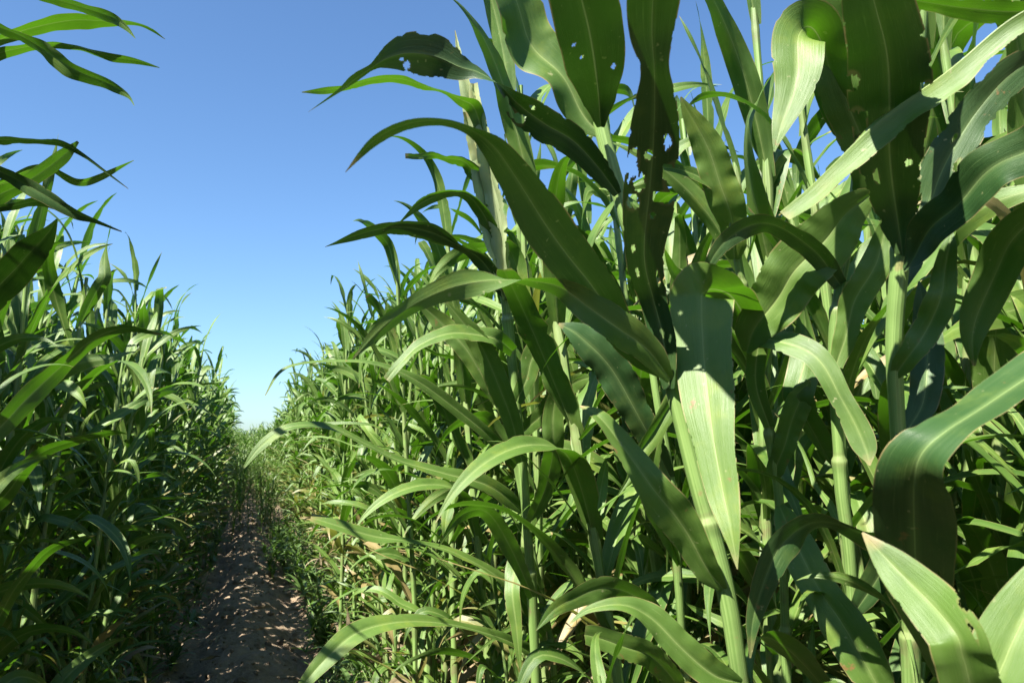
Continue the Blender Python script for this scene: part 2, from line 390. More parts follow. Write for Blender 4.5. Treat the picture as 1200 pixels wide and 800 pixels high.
# ------------------------------------------------------------------ one corn plant, several variants
def plant_pieces(seed, res, slim=False):
    """list of (part name, verts, faces, uv, tint, slot) of a plant rooted at the origin; slots: 0 stem, 1 leaf, 2 yellowing leaf, 3 dry leaf"""
    rng = np.random.default_rng(seed)
    n, m, k, ns = {'fine': (26, 7, 9, 54), 'mid': (13, 5, 6, 30), 'far': (8, 3, 4, 10)}[res]
    H = rng.uniform(1.90, 2.20)
    lean = rng.normal(0, 0.07, 2)+np.array((0.05, 0))
    nl = int(rng.integers(13, 16))+(4 if slim else 0)
    lk, wk = (0.70, 0.74) if slim else (1.0, 1.0)
    fr = np.linspace(0.10, 0.97, nl)+rng.normal(0, 0.012, nl)
    pts = [(lean[0]*q**1.6+rng.normal(0, .006), lean[1]*q**1.6+rng.normal(0, .006), H*q) for q in np.linspace(0, 1, 6)]
    pts[0] = (0, 0, -0.12)
    C = spline(pts, 200)
    out = []
    v, f, uv, ti = stem_shape(pts, rng.uniform(.0095, .0125), 0.0055, fr, ns, k)
    out.append(('stem', v, f, uv, ti, 0))
    phi0 = rng.normal(0, 0.55)
    for i, q in enumerate(fr):
        p0 = C[int(np.clip(q, 0, 1)*199)]
        phi = phi0+(i % 2)*np.pi+rng.normal(0, 0.38)
        x = i/(nl-1)
        L = np.interp(x, [0, .25, .6, .85, 1], [.42, .60, .70, .68, .54])*lk*rng.uniform(.85, 1.15)
        W = np.interp(x, [0, .3, .7, 1], [.040, .066, .080, .058])*wk*rng.uniform(.85, 1.2)
        th0 = R(np.interp(x, [0, .5, .9, 1], [46, 30, 19, 11])*rng.uniform(.7, 1.3))
        th1 = R(np.interp(x, [0, .5, .9, 1], [135, 118, 100, 75])+rng.normal(0, 30))
        pw = rng.uniform(1.0, 3.0)
        kink = (rng.uniform(.3, .8), R(rng.choice([-1, 1], p=[.2, .8])*rng.uniform(30, 85))) if rng.random() < .45 else None
        tw = rng.normal(0, 1.1) if rng.random() < .75 else rng.choice([-1, 1])*rng.uniform(2, 3.4)
        cut = rng.uniform(.45, .8) if rng.random() < .10 else 1.0
        slot = 1
        if x < .22 and rng.random() < .65: slot = 3
        elif x < .38 and rng.random() < .45: slot = 2
        v, f, uv = proc_leaf(rng, L, W, phi, p0, th0, th1, pw, n, m, drift=rng.normal(0, .8), twist=tw, tw0=rng.uniform(.15, .6), kink=kink, cut=cut)
        out.append(('leaf', v, f, uv, rng.random()*0.93, slot))
    for j in range(int(rng.integers(12, 17))+(6 if slim else 0)):          # side shoots along the stalk
        q = rng.uniform(.04, .8); p0 = C[int(q*199)]
        v, f, uv = proc_leaf(rng, rng.uniform(.20, .48), rng.uniform(.018, .040)*wk, rng.uniform(0, 6.28), p0, R(rng.uniform(15, 60)), R(rng.uniform(60, 150)), rng.uniform(.8, 2), max(6, n//2), max(3, m-2), drift=rng.normal(0, .9), twist=rng.normal(0, 1.4), tw0=.2, kink=(rng.uniform(.3, .8), R(rng.uniform(-60, 90))) if rng.random() < .4 else None)
        out.append(('leaf', v, f, uv, rng.random()*0.93, 1 if rng.random() < .85 else 2))
    return out

MATS = [M_STEM, M_LEAF, M_OLD, M_DRY]
NV = 14            # the second half of the variants have narrower, more numerous leaves
FINE = []
for s in range(NV):
    parts = []
    for name, v, f, uv, ti, sl_ in plant_pieces(100+s, 'fine', s >= 5):
        mb = MB(); mb.add(v, f, uv, ti); parts.append((name, mb.mesh('corn_'+name, [MATS[sl_]])))
    FINE.append(parts)
def joined(seed, res, slim):
    mb = MB()
    for name, v, f, uv, ti, sl_ in plant_pieces(seed, res, slim): mb.add(v, f, uv, ti, sl_)
    return mb
MID = [joined(100+s, 'mid', s >= 5).mesh('corn_plant', MATS) for s in range(NV)]
FAR = [joined(100+s, 'far', s >= 5).arrays() for s in range(NV)]
MIDA = [joined(100+s, 'mid', s >= 5).arrays() for s in range(NV)]

# planting: rows either side of the path
rows_right = [0.70, 1.00, 1.30, 1.80, 2.40, 3.0, 3.65, 4.3, 5.0, 5.8]
rows_left = [-0.62, -1.15, -1.72, -2.3, -2.9, -3.6, -4.4]
prng = random.Random(11)
PLANTS = []            # id, x, y, angle, scale, variant, side, row
pid = 0
for side, rows in ((1, rows_right), (-1, rows_left)):
    for ri, X in enumerate(rows):
        y = -4.5 if side < 0 else -4.0
        ymax = (55, 13, 45, 40, 26, 18, 14, 12, 11, 10)[ri] if side > 0 else (55, 45, 40, 26, 18, 14, 12)[ri]
        while y < ymax:
            y += (prng.uniform(.07, .14) if side > 0 else prng.uniform(.06, .12))*(1 if y < 14 else 1.35)
            x = X+prng.gauss(0, .06)+float(row_bend(y))
            a = (math.pi if side > 0 else 0)+prng.gauss(0, .75)
            if prng.random() < .3: a += math.pi
            PLANTS.append((pid, x, y, a, prng.uniform(.87, 1.10)*((0.96 if ri == 0 and y > 1.7 else 1.0)*(1-0.20*min(1, max(0, (y-9)/20))) if side > 0 else (0.76+0.19*min(1, max(0, (y-1.8)/4)) if ri == 0 or y > 5 else 1.06)*(1-0.08*min(1, max(0, (y-9)/20)))), (prng.randrange(5) if side > 0 and ri > 1 and y < 3.0 and prng.random() < .4 else prng.randrange(5, NV)), side, ri)); pid += 1  # near left back rows, mostly unseen, made taller to deepen the shade

for k in range(110):  # added understory: low infill that darkens the foreground leaves from below
    PLANTS.append((pid, prng.uniform(.42, 2.0), prng.uniform(-.6, 2.6), prng.uniform(0, 6.28), prng.uniform(.34, .52), prng.randrange(5, NV), 1, 21)); pid += 1
y = 11.5
while y < 45:
    y += prng.uniform(.05, .16)
    PLANTS.append((pid, prng.uniform(-.5, .6)+float(row_bend(y)), y, prng.uniform(0, 6.28), prng.uniform(.24, .38)+.014*min(20, y-11.5), prng.randrange(5, NV), 1 if prng.random() < .5 else -1, 20)); pid += 1

def keep(p):
    _, x, y, a, s, v, side, ri = p
    d = math.hypot(x, y)
    if ri == 21: return d > .7 and x > .42+.05*abs(y)
    if side > 0:
        if x < 2.0 and y < 0.3: return False
        if ri == 0 and y < 1.4: return False
        if math.hypot(x-at(600, 400, 1.81)[0], y-at(600, 400, 1.81)[1]) < 0.30: return False       # the traced foreground stalks stand here
        if ri == 1 and y < .85: return False
        if ri == 2 and y < 0.6: return False
        if y < -4: return False
    else:
        if ri == 0 and -0.4 < y < 1.25: return False
    return d > 0.72
PLANTS = [p for p in PLANTS if keep(p)]

def in_view(p):
    _, x, y, a, s, v, side, ri = p
    for z in (0.2, 1.2, 2.0, 2.5):
        for dx in (-.35, 0, .35):
            q = project((x+dx, y, z))
            if q and -10 < q[0] < 1210 and -10 < q[1] < 810: return True
    return False

CHOSEN = None      # the plants of which the picture shows most
#CHOSEN#
CHOSEN = [53, 59, 60, 61, 62, 63, 64, 65, 66, 67, 68, 69, 70, 71, 72, 73, 74, 75, 76, 77, 78, 79, 80, 81, 82, 83, 84, 85, 86, 87, 88, 89, 91, 92, 93, 94, 97, 98, 99, 100, 101, 102, 103, 104, 105, 106, 107, 108, 109, 110, 111, 112, 113, 115, 116, 117, 121, 122, 123, 125, 126, 128, 129, 130, 131, 132, 137, 138, 139, 140, 141, 146, 149, 151, 158, 159, 167, 168, 173, 192, 195, 509, 510, 511, 512, 513, 514, 515, 516, 517, 518, 519, 520, 521, 522, 523, 524, 525, 526, 527, 528, 529, 531, 532, 533, 534, 535, 536, 537, 538, 540, 542, 545, 547, 670, 672, 673, 674, 675, 676, 677, 678, 679, 680, 681, 682, 683, 684, 685, 686, 688, 690, 691, 692, 695, 1066, 1068, 1070, 1071, 1072, 1073, 1074, 1075, 1076, 1077, 1078, 1080, 1082, 1087, 1095, 1433, 1435, 2496, 2498, 2500, 2501, 2502, 2503, 2504, 2505, 2506, 2507, 2508, 2509, 2510, 2511, 2512, 2513, 2514, 2515, 2516, 2517, 2518, 2519, 2520, 2521, 2522, 2523, 2524, 2525, 2526, 2527, 2528, 2529, 2530, 2531, 2532, 2533, 2534, 2535, 2536, 2537, 2538, 2539, 2540, 2541, 2542, 2543, 2544, 2545, 2546, 2547, 2548, 2549, 2550, 2553, 2554, 2556, 2557, 2558, 2560, 2561, 2562, 2563, 2564, 2565, 2566, 2570, 2572, 2574, 2575, 2577, 2578, 2579, 2581, 2582, 2583, 2585, 2586, 2587, 2590, 2595, 2596, 2598, 2599, 2602, 2603, 2606, 2610, 2611, 2619, 2625, 2628, 2652, 3059, 3063, 3067, 3068, 3069, 3070, 3071, 3072, 3074, 3076, 3079, 3082, 3083, 3085, 4799, 4821, 4823, 4824, 4831, 4841, 4842, 4847, 4848, 4867, 4875, 4877, 4890, 4902, 4904, 4905, 4906, 4908, 4909, 4910, 4912, 4914, 4918, 4922, 4924, 4928, 4936, 4942, 4943, 4944]
if CHOSEN is None:
    vis = [p for p in PLANTS if in_view(p)]
    vis.sort(key=lambda p: math.hypot(p[1], p[2])*(1+1.0*p[7]))
    CHOSEN = [p[0] for p in vis[:270]]
CH = set(CHOSEN)

ORD = ['first', 'second', 'third', 'fourth', 'fifth', 'sixth', 'seventh', 'eighth', 'ninth', 'tenth', 'eleventh', 'twelfth', 'thirteenth', 'fourteenth', 'fifteenth', 'sixteenth']
# landmarks among the foreground stalks: (column in the picture, how it is called)
MARKS = [(20, 'the left border plant'), (592, 'the pale spiked stalk'), (760, 'the tall leaning stalk'), (885, 'the folded-leaf stalk'), (1052, 'the holed-leaf stalk')]
chosen = sorted((p for p in PLANTS if p[0] in CH), key=lambda p: p[2])
count = {}; labels = {}
def zone(y):
    return 'near' if y < 5 else 'middle' if y < 9 else 'far'
rel = {}
for p in chosen:
    i, x, y, a, s, v, side, ri = p
    if ri == 21: labels[i] = 'added short leafy corn plant filling in low among the tall stalks at right'; continue
    if ri == 20: labels[i] = 'short young corn plant growing in the far end of the path'; continue
    key = (side, ri); c = count[key] = count.get(key, 0)+1
    sd = 'right' if side > 0 else 'left'
    lit = 'sunlit' if side > 0 else 'shaded'
    if ri == 0 and c <= 16:
        labels[i] = f'{lit} corn plant, {ORD[c-1]} along the {sd} path edge past {"the pale spiked stalk" if side > 0 else "the left border plant"}'
    elif ri == 0:
        labels[i] = {'near': f'leafy {lit} corn plant close by in the front row {sd} of the path',
                     'middle': f'leafy {lit} corn plant halfway along the front row {sd} of the path',
                     'far': f'small far-off {lit} corn plant in the front row {sd} of the path'}[zone(y)]
    elif ri <= 2 and side > 0 and y < 4.5 and project((x, y, 1.3)):
        q = project((x, y, 1.3))
        mk = min(MARKS[1:], key=lambda k: abs(k[0]-q[0]))
        rel.setdefault((ri, mk, q[0] > mk[0]), []).append((abs(q[0]-mk[0]), i))
    else:
        rn = ORD[ri] if ri < 3 else 'deeper'
        labels[i] = {'near': f'{lit} corn plant standing close by in the {rn} row {sd} of the path',
                     'middle': f'{lit} corn plant standing midway along the {rn} row {sd} of the path',
                     'far': f'{lit} corn plant standing far off in the {rn} row {sd} of the path'}[zone(y)]
for (ri, mk, right), lst in rel.items():
    for k, (_, i) in enumerate(sorted(lst)):
        labels[i] = f'corn plant in the {ORD[ri]} row, {ORD[min(k, 15)]} one {"right" if right else "left"} of {mk[1]}'
for p in chosen:
    i, x, y, a, s, v, side, ri = p
    r_ = random.Random(i*7+1)
    if math.hypot(x, y) < 4.4 and not PICK:
        root = empty('corn_plant', (x, y, 0))
        for name, me in FINE[v]: link(name, me, root)
    else:
        root = link('corn_plant', MID[v]); root.location = (x, y, 0)
    root.rotation_euler = (r_.gauss(0, .03), r_.gauss(0, .03), a)
    root.scale = (s, s, s*r_.uniform(.95, 1.05))
    tag(root, labels[i], 'corn plant', 'young corn plants at the far end of the path' if ri == 20 else 'added short corn plants low among the tall stalks at right' if ri == 21 else f'corn plants in the rows on the {"right" if side > 0 else "left"} of the path')
    if PICK: root['pid'] = i

# the rest of the field, as one mass per side
for side, nm, lb in ((1, 'corn_field', 'dense green corn crop filling the field right of the path'), (-1, 'corn_field', 'dense shaded corn crop filling the field left of the path')):
    mb = MB()
    for p in PLANTS:
        i, x, y, a, s, v, sd, ri = p
        if sd != side or i in CH: continue
        if y > 12 and not in_view(p): continue
        V, F, UV, T, MI = FAR[v] if math.hypot(x, y) > 7 else MIDA[v]
        ca, sa = math.cos(a)*s, math.sin(a)*s
        W_ = np.stack([V[:, 0]*ca-V[:, 1]*sa+x, V[:, 0]*sa+V[:, 1]*ca+y, V[:, 2]*s], -1)
        mb.v.append(W_); mb.f.append(F+mb.n); mb.uv.append(UV); mb.t.append(T); mb.m.append(MI); mb.n += len(V)
    tag(link(nm, mb.mesh(nm, MATS)), lb, 'corn crop', kind='stuff')

# ------------------------------------------------------------------ foreground plants traced from the photograph
def hero_blade(st, seed, n=90, m=15, wave=0.07, wf=4.0, holes=(), fold=0.22, curl=0.0, ragged=0.0):
    """st: stations (px, py, depth m, width px, roll deg). roll turns the blade about its midrib; 0 faces the camera. holes: (v, u, rv, ru)"""
    rng = np.random.default_rng(seed)
    P, W, Rl = [], [], []
    if holes or ragged: n, m = 320, 57
    for px, py, d, wpx, roll in st:
        P.append(at(px, py, d)); W.append(wpx/FPX*d); Rl.append(R(roll))
    A = spline(np.column_stack([P, W, Rl]), n)
    if st[0][3] >= 18: A[:, 3] *= 0.42+0.58*np.clip(np.linspace(0, 1, n)/0.085, 0, 1)**0.7      # narrows to the collar
    C, W, Rl = A[:, :3], np.maximum(A[:, 3], 0.0008), A[:, 4]
    tt = np.linspace(0, 1, n)
    for _ in range(3):
        fr_, ph_ = rng.uniform(0.8, 3.2), rng.uniform(0, 6.28)
        C = C+0.0011*rng.normal(size=3)*np.sin(6.283*fr_*tt+ph_)[:, None]
        Rl = Rl+0.06*np.sin(6.283*fr_*tt+ph_*2)
        W = W*(1+0.02*np.sin(6.283*fr_*1.7*tt+ph_*3))
    T = unit(np.gradient(C, axis=0))
    view = unit(EYE-C)
    S = unit(np.cross(T, view))
    # keep the side vector continuous along the blade
    for i in range(1, n):
        if np.dot(S[i], S[i-1]) < 0: S[i] = -S[i]
    k = np.ones(7)/7
    Sp = np.vstack([S[:1]]*3+[S]+[S[-1:]]*3)
    S = unit(np.stack([np.convolve(Sp[:, j], k, 'valid') for j in range(3)], -1))
    S = unit(S-T*np.sum(S*T, 1)[:, None])
    N = np.cross(S, T)
    S2 = S*np.cos(Rl)[:, None]+N*np.sin(Rl)[:, None]; N2 = -S*np.sin(Rl)[:, None]+N*np.cos(Rl)[:, None]
    t = np.linspace(0, 1, n)
    fo = fold*(1+1.2*np.exp(-t*6)) if np.isscalar(fold) else np.interp(t, np.linspace(0, 1, len(fold)), fold)
    v, f, uv = blade(C, S2, N2, W, fo, m, rng, wave=wave, wf=wf, curl=curl)
    # eaten holes and ragged margins: faces really taken out
    cen = uv[f].mean(1); keepf = np.ones(len(f), bool)
    for (hv, hu, rv, ru) in holes:
        ang = np.arctan2((cen[:, 1]-hv)/rv, (cen[:, 0]-hu)/ru)
        rr = np.hypot((cen[:, 1]-hv)/rv, (cen[:, 0]-hu)/ru)
        lim = 1+0.75*np.array([mnoise.noise(Vector((math.cos(q)*1.3+hv*90, math.sin(q)*1.3, hu*17)))+0.5*mnoise.noise(Vector((math.cos(q)*3.4+hv*90, math.sin(q)*3.4, hu*17))) for q in ang])
        keepf &= rr > lim
    if ragged:
        for sgn in (0, 1):
            dist = cen[:, 0] if sgn == 0 else 1-cen[:, 0]
            nz = np.array([mnoise.noise(Vector((c*22, sgn*7+seed, 0.3)))+0.6*mnoise.noise(Vector((c*60, sgn*7+seed, 2.3))) for c in cen[:, 1]])
            keepf &= dist > ragged*np.clip(nz-0.1, 0, 1)
    f = f[keepf]
    dmg = np.zeros(len(v))
    for (hv, hu, rv, ru) in holes:
        rr = np.hypot((uv[:, 1]-hv)/(rv+.0012), (uv[:, 0]-hu)/(ru+.008))
        dmg = np.maximum(dmg, np.clip((1.22-rr)/0.15, 0, 1))
    hero_blade.dmg = dmg
    return v, f, uv

def hero_plant(label, stem_pts, r0, r1, nodes, leaves, name='corn_plant', stem_mat=None, seed=0, crown=0):
    """stem_pts: (px, py, depth) from the ground up; the first one is replaced by the foot on the soil"""
    pts = [at(*q) for q in stem_pts]
    foot = pts[0].copy(); foot[2] = 0
    root = empty(name, tuple(foot))
    if stem_pts:
        P = [np.array((foot[0], foot[1], -0.1))]+pts[1:]
        v, f, uv, ti = stem_shape(P, r0*.84, r1*.88, nodes, 460, 16, 0.42)
        mb = MB(); mb.add(v-foot, f, uv, ti); link('stem', mb.mesh('stem', [stem_mat or M_STEM]), root)
    rng = np.random.default_rng(seed+77)
    for i, lf in enumerate(leaves):
        st, kw = lf[0], dict(lf[1]) if len(lf) > 1 else {}
        lab = kw.pop('label', None); ti = kw.pop('tint', rng.random()*0.6)
        mat = kw.pop('mat', M_SHADED if ti < .26 else M_LEAF)  # low tints get the leaf with painted-in shade
        v, f, uv = hero_blade(st, seed*50+i, **kw)
        mb = MB(); mb.add(v-foot, f, uv, ti); mb.dmg = hero_blade.dmg
        o = link('leaf', mb.mesh('leaf', [mat]), root)
        if lab: o['label'] = lab
    P = spline(np.array(pts), 60); T = unit(np.gradient(P, axis=0))
    top = P[-1]; up = T[-1]
    for i in range(crown):
        p0 = top-up*rng.uniform(.0, .28)
        v, f, uv = proc_leaf(rng, rng.uniform(.5, .72), rng.uniform(.062, .082), rng.uniform(0, 6.28) if i else R(-130), p0, R(rng.uniform(15, 35)), R(rng.uniform(80, 115)), rng.uniform(1, 2), 26, 9, drift=rng.normal(0, .5), twist=rng.normal(0, .6))
        mb = MB(); mb.add(v-foot, f, uv, rng.random()*.8); link('leaf', mb.mesh('leaf', [M_LEAF]), root)
    tag(root, label, 'corn plant')
    return root

#HERO_BEGIN
# leaf stations: (px, py, depth, width px, roll)
def ext(*st): return list(st)

# tall stalk in the middle of the picture, leaning left, with chewed dark leaves
hero_plant('tall left-leaning corn stalk with dark hole-eaten upright leaves against the sky',
    [(955, 1765, 1.02), (905, 1050, 0.99), (868, 800, 0.97), (850, 690, 0.97), (815, 560, 0.98), (788, 450, 0.99), (752, 310, 1.0), (728, 235, 1.01), (705, 150, 1.02), (690, 60, 1.03), (682, -40, 1.04)],
    .0135, .011, [.18, .33, .505, .655, .80], [
    # vertical dark blade with the pinched chewed waist
    (ext((786, 452, .975, 34, 30), (776, 400, .97, 38, 25), (764, 352, .965, 34, 12), (757, 300, .93, 46, -5), (761, 232, .88, 62, -10), (764, 165, .83, 60, -10), (767, 110, .79, 46, -10), (768, 75, .76, 36, -12), (766, 35, .735, 58, -15), (768, -25, .69, 66, -18), (776, -110, .63, 55, -20), (795, -210, .57, 8, -20)),
      dict(label='vertical dark green leaf with chewed holes at its narrow waist', tint=.1, n=150, m=25, wave=.04, holes=((.385, .2, .012, .12), (.42, .30, .016, .10), (.46, .12, .03, .12), (.475, .42, .010, .07), (.50, .78, .014, .08), (.395, .86, .012, .2), (.43, .95, .03, .2), (.36, .60, .006, .05), (.30, .22, .007, .05), (.22, .80, .02, .05), (.245, .25, .012, .04)), ragged=.10)),
    (ext((706, 150, 1.0, 22, 20), (702, 112, .97, 44, 5), (693, 60, .90, 76, -8), (678, -15, .82, 80, -12), (660, -110, .73, 62, -12), (640, -220, .63, 8, -12)),
      dict(tint=.12, wave=.03, fold=.3, holes=((.30, .30, .006, .03), (.36, .22, .005, .03), (.24, .82, .008, .04)))),
    (ext((704, 158, 1.02, 26, 10), (670, 110, 1.02, 46, -20), (628, 55, 1.02, 64, -35), (603, 5, 1.01, 70, -40), (580, -60, .99, 60, -40), (556, -130, .96, 6, -40)),
      dict(tint=.35, wave=.05, fold=.25)),
    (ext((684, -90, .99, 30, 30), (697, -50, .95, 28, 25), (704, 0, .93, 20, 20), (707, 45, .92, 2, 20)), dict(tint=.9, wave=.02)),
    # leaf that runs left, twists over, and ends in a ragged tip
    (ext((724, 228, 1.0, 26, 10), (700, 196, .99, 30, 20), (672, 166, .98, 40, 24), (640, 146, .97, 44, 26), (608, 122, .96, 46, 45), (584, 98, .955, 26, 78), (560, 84, .95, 20, 130), (538, 78, .945, 32, 170), (510, 66, .94, 48, 186), (480, 62, .93, 44, 192), (455, 68, .92, 26, 200), (436, 80, .915, 10, 220), (414, 96, .91, 22, 240), (394, 112, .905, 16, 250), (362, 133, .90, 1, 250)),
      dict(label='dark twisted leaf reaching left into the sky with a ragged drooping tip', tint=.15, n=150, m=21, wave=.03, holes=((.36, .15, .03, .16), (.40, .08, .02, .2), (.335, .72, .008, .06), (.70, .82, .010, .10), (.715, .66, .006, .05)), ragged=.12)),
    # broad dark diagonal leaf curving over to the left
    (ext((776, 440, 1.06, 18, 20), (738, 400, 1.00, 34, 0), (692, 336, .92, 54, -8), (643, 266, .84, 57, -8), (603, 208, .79, 45, 5), (576, 170, .76, 32, 25), (550, 149, .745, 22, 60), (518, 138, .73, 22, 68), (480, 142, .72, 25, 64), (442, 165, .71, 19, 58), (406, 207, .705, 1, 50)),
      dict(label='broad dark leaf sweeping up left and arching over to a drooping tip', tint=.1, n=120, m=17, wave=.03, ragged=.05)),
    # long twisted leaf that runs level to the left below it
    (ext((788, 446, .97, 24, 0), (762, 412, .95, 34, -20), (730, 388, .93, 46, -30), (692, 362, .91, 42, -20), (655, 338, .89, 26, 20), (618, 329, .87, 20, 60), (584, 327, .85, 26, 130), (548, 331, .83, 36, 178), (516, 341, .81, 28, 190), (482, 358, .79, 22, 200), (448, 383, .77, 19, 200), (415, 420, .75, 1, 200)),
      dict(tint=.5, n=120, wave=.10, ragged=.06)),
    (ext((848, 690, .96, 22, 20), (828, 664, .95, 34, 10), (793, 607, .93, 46, 0), (762, 566, .92, 42, -12), (734, 530, .92, 36, -30), (704, 490, .93, 22, -45), (680, 476, .95, 2, -50)), dict(tint=.4, fold=.35)),
    (ext((868, 800, .95, 21, 0), (838, 790, .93, 35, -10), (798, 758, .92, 38, -20), (760, 724, .915, 34, -28), (728, 708, .91, 21, -40), (692, 712, .905, 10, -30), (668, 730, .90, 2, -30)), dict(tint=.55, fold=.35)),
    ], seed=1, crown=0)

# pale spiked stalk at the edge of the path
hero_plant('corn stalk ending in a pale ragged spike beside the path, taller than its neighbours',
    [(640, 1180, 1.86), (628, 800, 1.84), (618, 620, 1.83), (606, 480, 1.82), (597, 395, 1.82), (588, 320, 1.81), (577, 250, 1.81), (563, 175, 1.80), (552, 120, 1.80)],
    .0135, .011, [.22, .38, .52, .66, .78, .88], [
    (ext((592, 350, 1.80, 30, 0), (580, 270, 1.79, 40, 5), (566, 190, 1.785, 34, 10), (551, 120, 1.78, 22, 10), (542, 80, 1.78, 13, 10), (533, 35, 1.78, 1, 10)), dict(label='pale rolled spike leaf', mat=M_PALE, tint=.4, fold=.9, ragged=.18, wave=.05)),
    (ext((596, 345, 1.785, 26, 40), (588, 270, 1.775, 30, 30), (573, 190, 1.77, 26, 20), (560, 130, 1.77, 18, 10), (556, 98, 1.77, 12, 10)), dict(mat=M_PALE, tint=.6, fold=.9, ragged=.25, wave=.08)),
    (ext((584, 300, 1.80, 20, 40), (574, 230, 1.79, 26, 10), (556, 170, 1.78, 20, -10), (547, 130, 1.77, 10, -20)), dict(mat=M_PALE, tint=.2, fold=.8, ragged=.2)),
    (ext((566, 165, 1.78, 14, 0), (556, 128, 1.76, 20, 20), (542, 116, 1.73, 16, 50), (522, 106, 1.69, 10, 72), (500, 101, 1.66, 19, 62), (470, 93, 1.62, 19, 58), (436, 94, 1.58, 17, 60), (405, 103, 1.55, 12, 60), (380, 107, 1.53, 9, 30), (354, 109, 1.52, 1, 20)), dict(label='narrow bright leaf held out level to the left', tint=.6, n=100)),
    (ext((596, 350, 1.80, 18, 0), (566, 306, 1.76, 22, 30), (540, 290, 1.72, 18, 60), (505, 272, 1.68, 26, 40), (465, 266, 1.64, 21, 40), (425, 274, 1.61, 15, 45), (381, 289, 1.58, 1, 50)), dict(tint=.1, ragged=.06)),
    (ext((590, 300, 1.80, 16, 0), (560, 240, 1.75, 20, 40), (530, 226, 1.7, 16, 60), (498, 236, 1.66, 14, 40), (466, 262, 1.63, 1, 30)), dict(tint=.3)),
    (ext((572, 215, 1.80, 16, 0), (545, 192, 1.76, 20, 40), (520, 184, 1.74, 14, 60), (498, 182, 1.72, 8, 10), (474, 184, 1.70, 6, 0)), dict(tint=.6, ragged=.1)),
    (ext((600, 410, 1.80, 15, 0), (575, 395, 1.72, 26, -40), (530, 392, 1.66, 25, -55), (492, 402, 1.62, 19, -50), (468, 425, 1.60, 14, -30), (452, 446, 1.58, 9, 0)), dict(tint=.5)),
    (ext((606, 470, 1.80, 15, 0), (625, 420, 1.78, 27, 10), (650, 385, 1.75, 27, 0), (690, 360, 1.72, 2, 0)), dict(tint=.35)),
    (ext((612, 540, 1.80, 15, 0), (592, 470, 1.76, 25, 5), (560, 400, 1.72, 27, 10), (520, 350, 1.70, 2, 20)), dict(tint=.7)),
    (ext((618, 620, 1.80, 12, 0), (640, 570, 1.76, 22, -20), (648, 520, 1.70, 26, -10), (650, 470, 1.68, 21, 0), (660, 440, 1.66, 1, 0)), dict(tint=.7)),
    (ext((624, 700, 1.80, 12, 0), (598, 640, 1.74, 21, 10), (570, 600, 1.68, 22, 30), (540, 605, 1.62, 15, 40), (515, 640, 1.58, 1, 30)), dict(tint=.45)),
    ], seed=2)

# stalk with the big leaf folded over towards the viewer
hero_plant('corn stalk with one wide pale-lit leaf folded over and hanging down',
    [(940, 1560, 1.25), (922, 800, 1.22), (914, 600, 1.21), (905, 530, 1.20), (890, 440, 1.19), (876, 370, 1.18), (864, 300, 1.17), (855, 230, 1.17), (850, 180, 1.17)],
    .0085, .007, [.30, .47, .62, .78, .90], [
    (ext((882, 405, 1.17, 28, 10), (872, 372, 1.15, 46, 20), (856, 346, 1.10, 64, 50), (838, 337, 1.04, 70, 70), (826, 341, 1.02, 71, 40), (823, 352, 1.005, 71, 0), (825, 420, .965, 69, -18), (835, 500, .92, 60, -22), (846, 570, .885, 44, -22), (855, 620, .86, 24, -22), (863, 668, .845, 1, -22)),
      dict(label='wide leaf folded over and hanging with a long point', tint=.75, fold=.10, wave=.025, n=130, m=19, ragged=.05)),
    (ext((862, 302, 1.16, 26, 10), (858, 270, 1.14, 32, 10), (850, 235, 1.12, 40, 5), (836, 190, 1.11, 40, 5), (818, 150, 1.10, 28, 5), (800, 112, 1.09, 2, 5)), dict(label='pale upright leaf torn through at its base', tint=.8, fold=.15, n=120, m=21, holes=((.16, .30, .035, .07), (.17, .55, .03, .07), (.15, .78, .03, .08), (.20, .42, .02, .05)))),
    (ext((874, 412, 1.15, 26, 20), (900, 362, 1.12, 60, 10), (938, 312, 1.09, 72, 0), (978, 267, 1.07, 62, -10), (1010, 236, 1.06, 36, -20), (1022, 226, 1.06, 4, -20)), dict(label='broad leaf with a bright midrib rising to the right', tint=.6, fold=.3, ragged=.04)),
    (ext((900, 500, 1.19, 14, 0), (886, 440, 1.18, 23, 10), (888, 400, 1.17, 22, 10), (905, 398, 1.13, 32, 40), (950, 415, 1.08, 30, 20), (990, 470, 1.05, 26, 0), (1010, 520, 1.03, 29, 0), (1018, 545, 1.02, 2, 0)), dict(tint=.5)),
    (ext((908, 560, 1.20, 20, 0), (922, 510, 1.18, 26, 0), (938, 470, 1.17, 30, 0), (948, 445, 1.17, 3, 0)), dict(tint=.6)),
    (ext((912, 590, 1.20, 20, 0), (935, 640, 1.10, 40, -10), (960, 690, 1.05, 44, 0), (988, 732, 1.02, 50, 0), (1022, 790, 1.0, 48, 0), (1060, 860, 1.0, 5, 0)), dict(label='leaf with a white midrib slanting down right', tint=.45, fold=.3)),
    ], seed=3, crown=0)

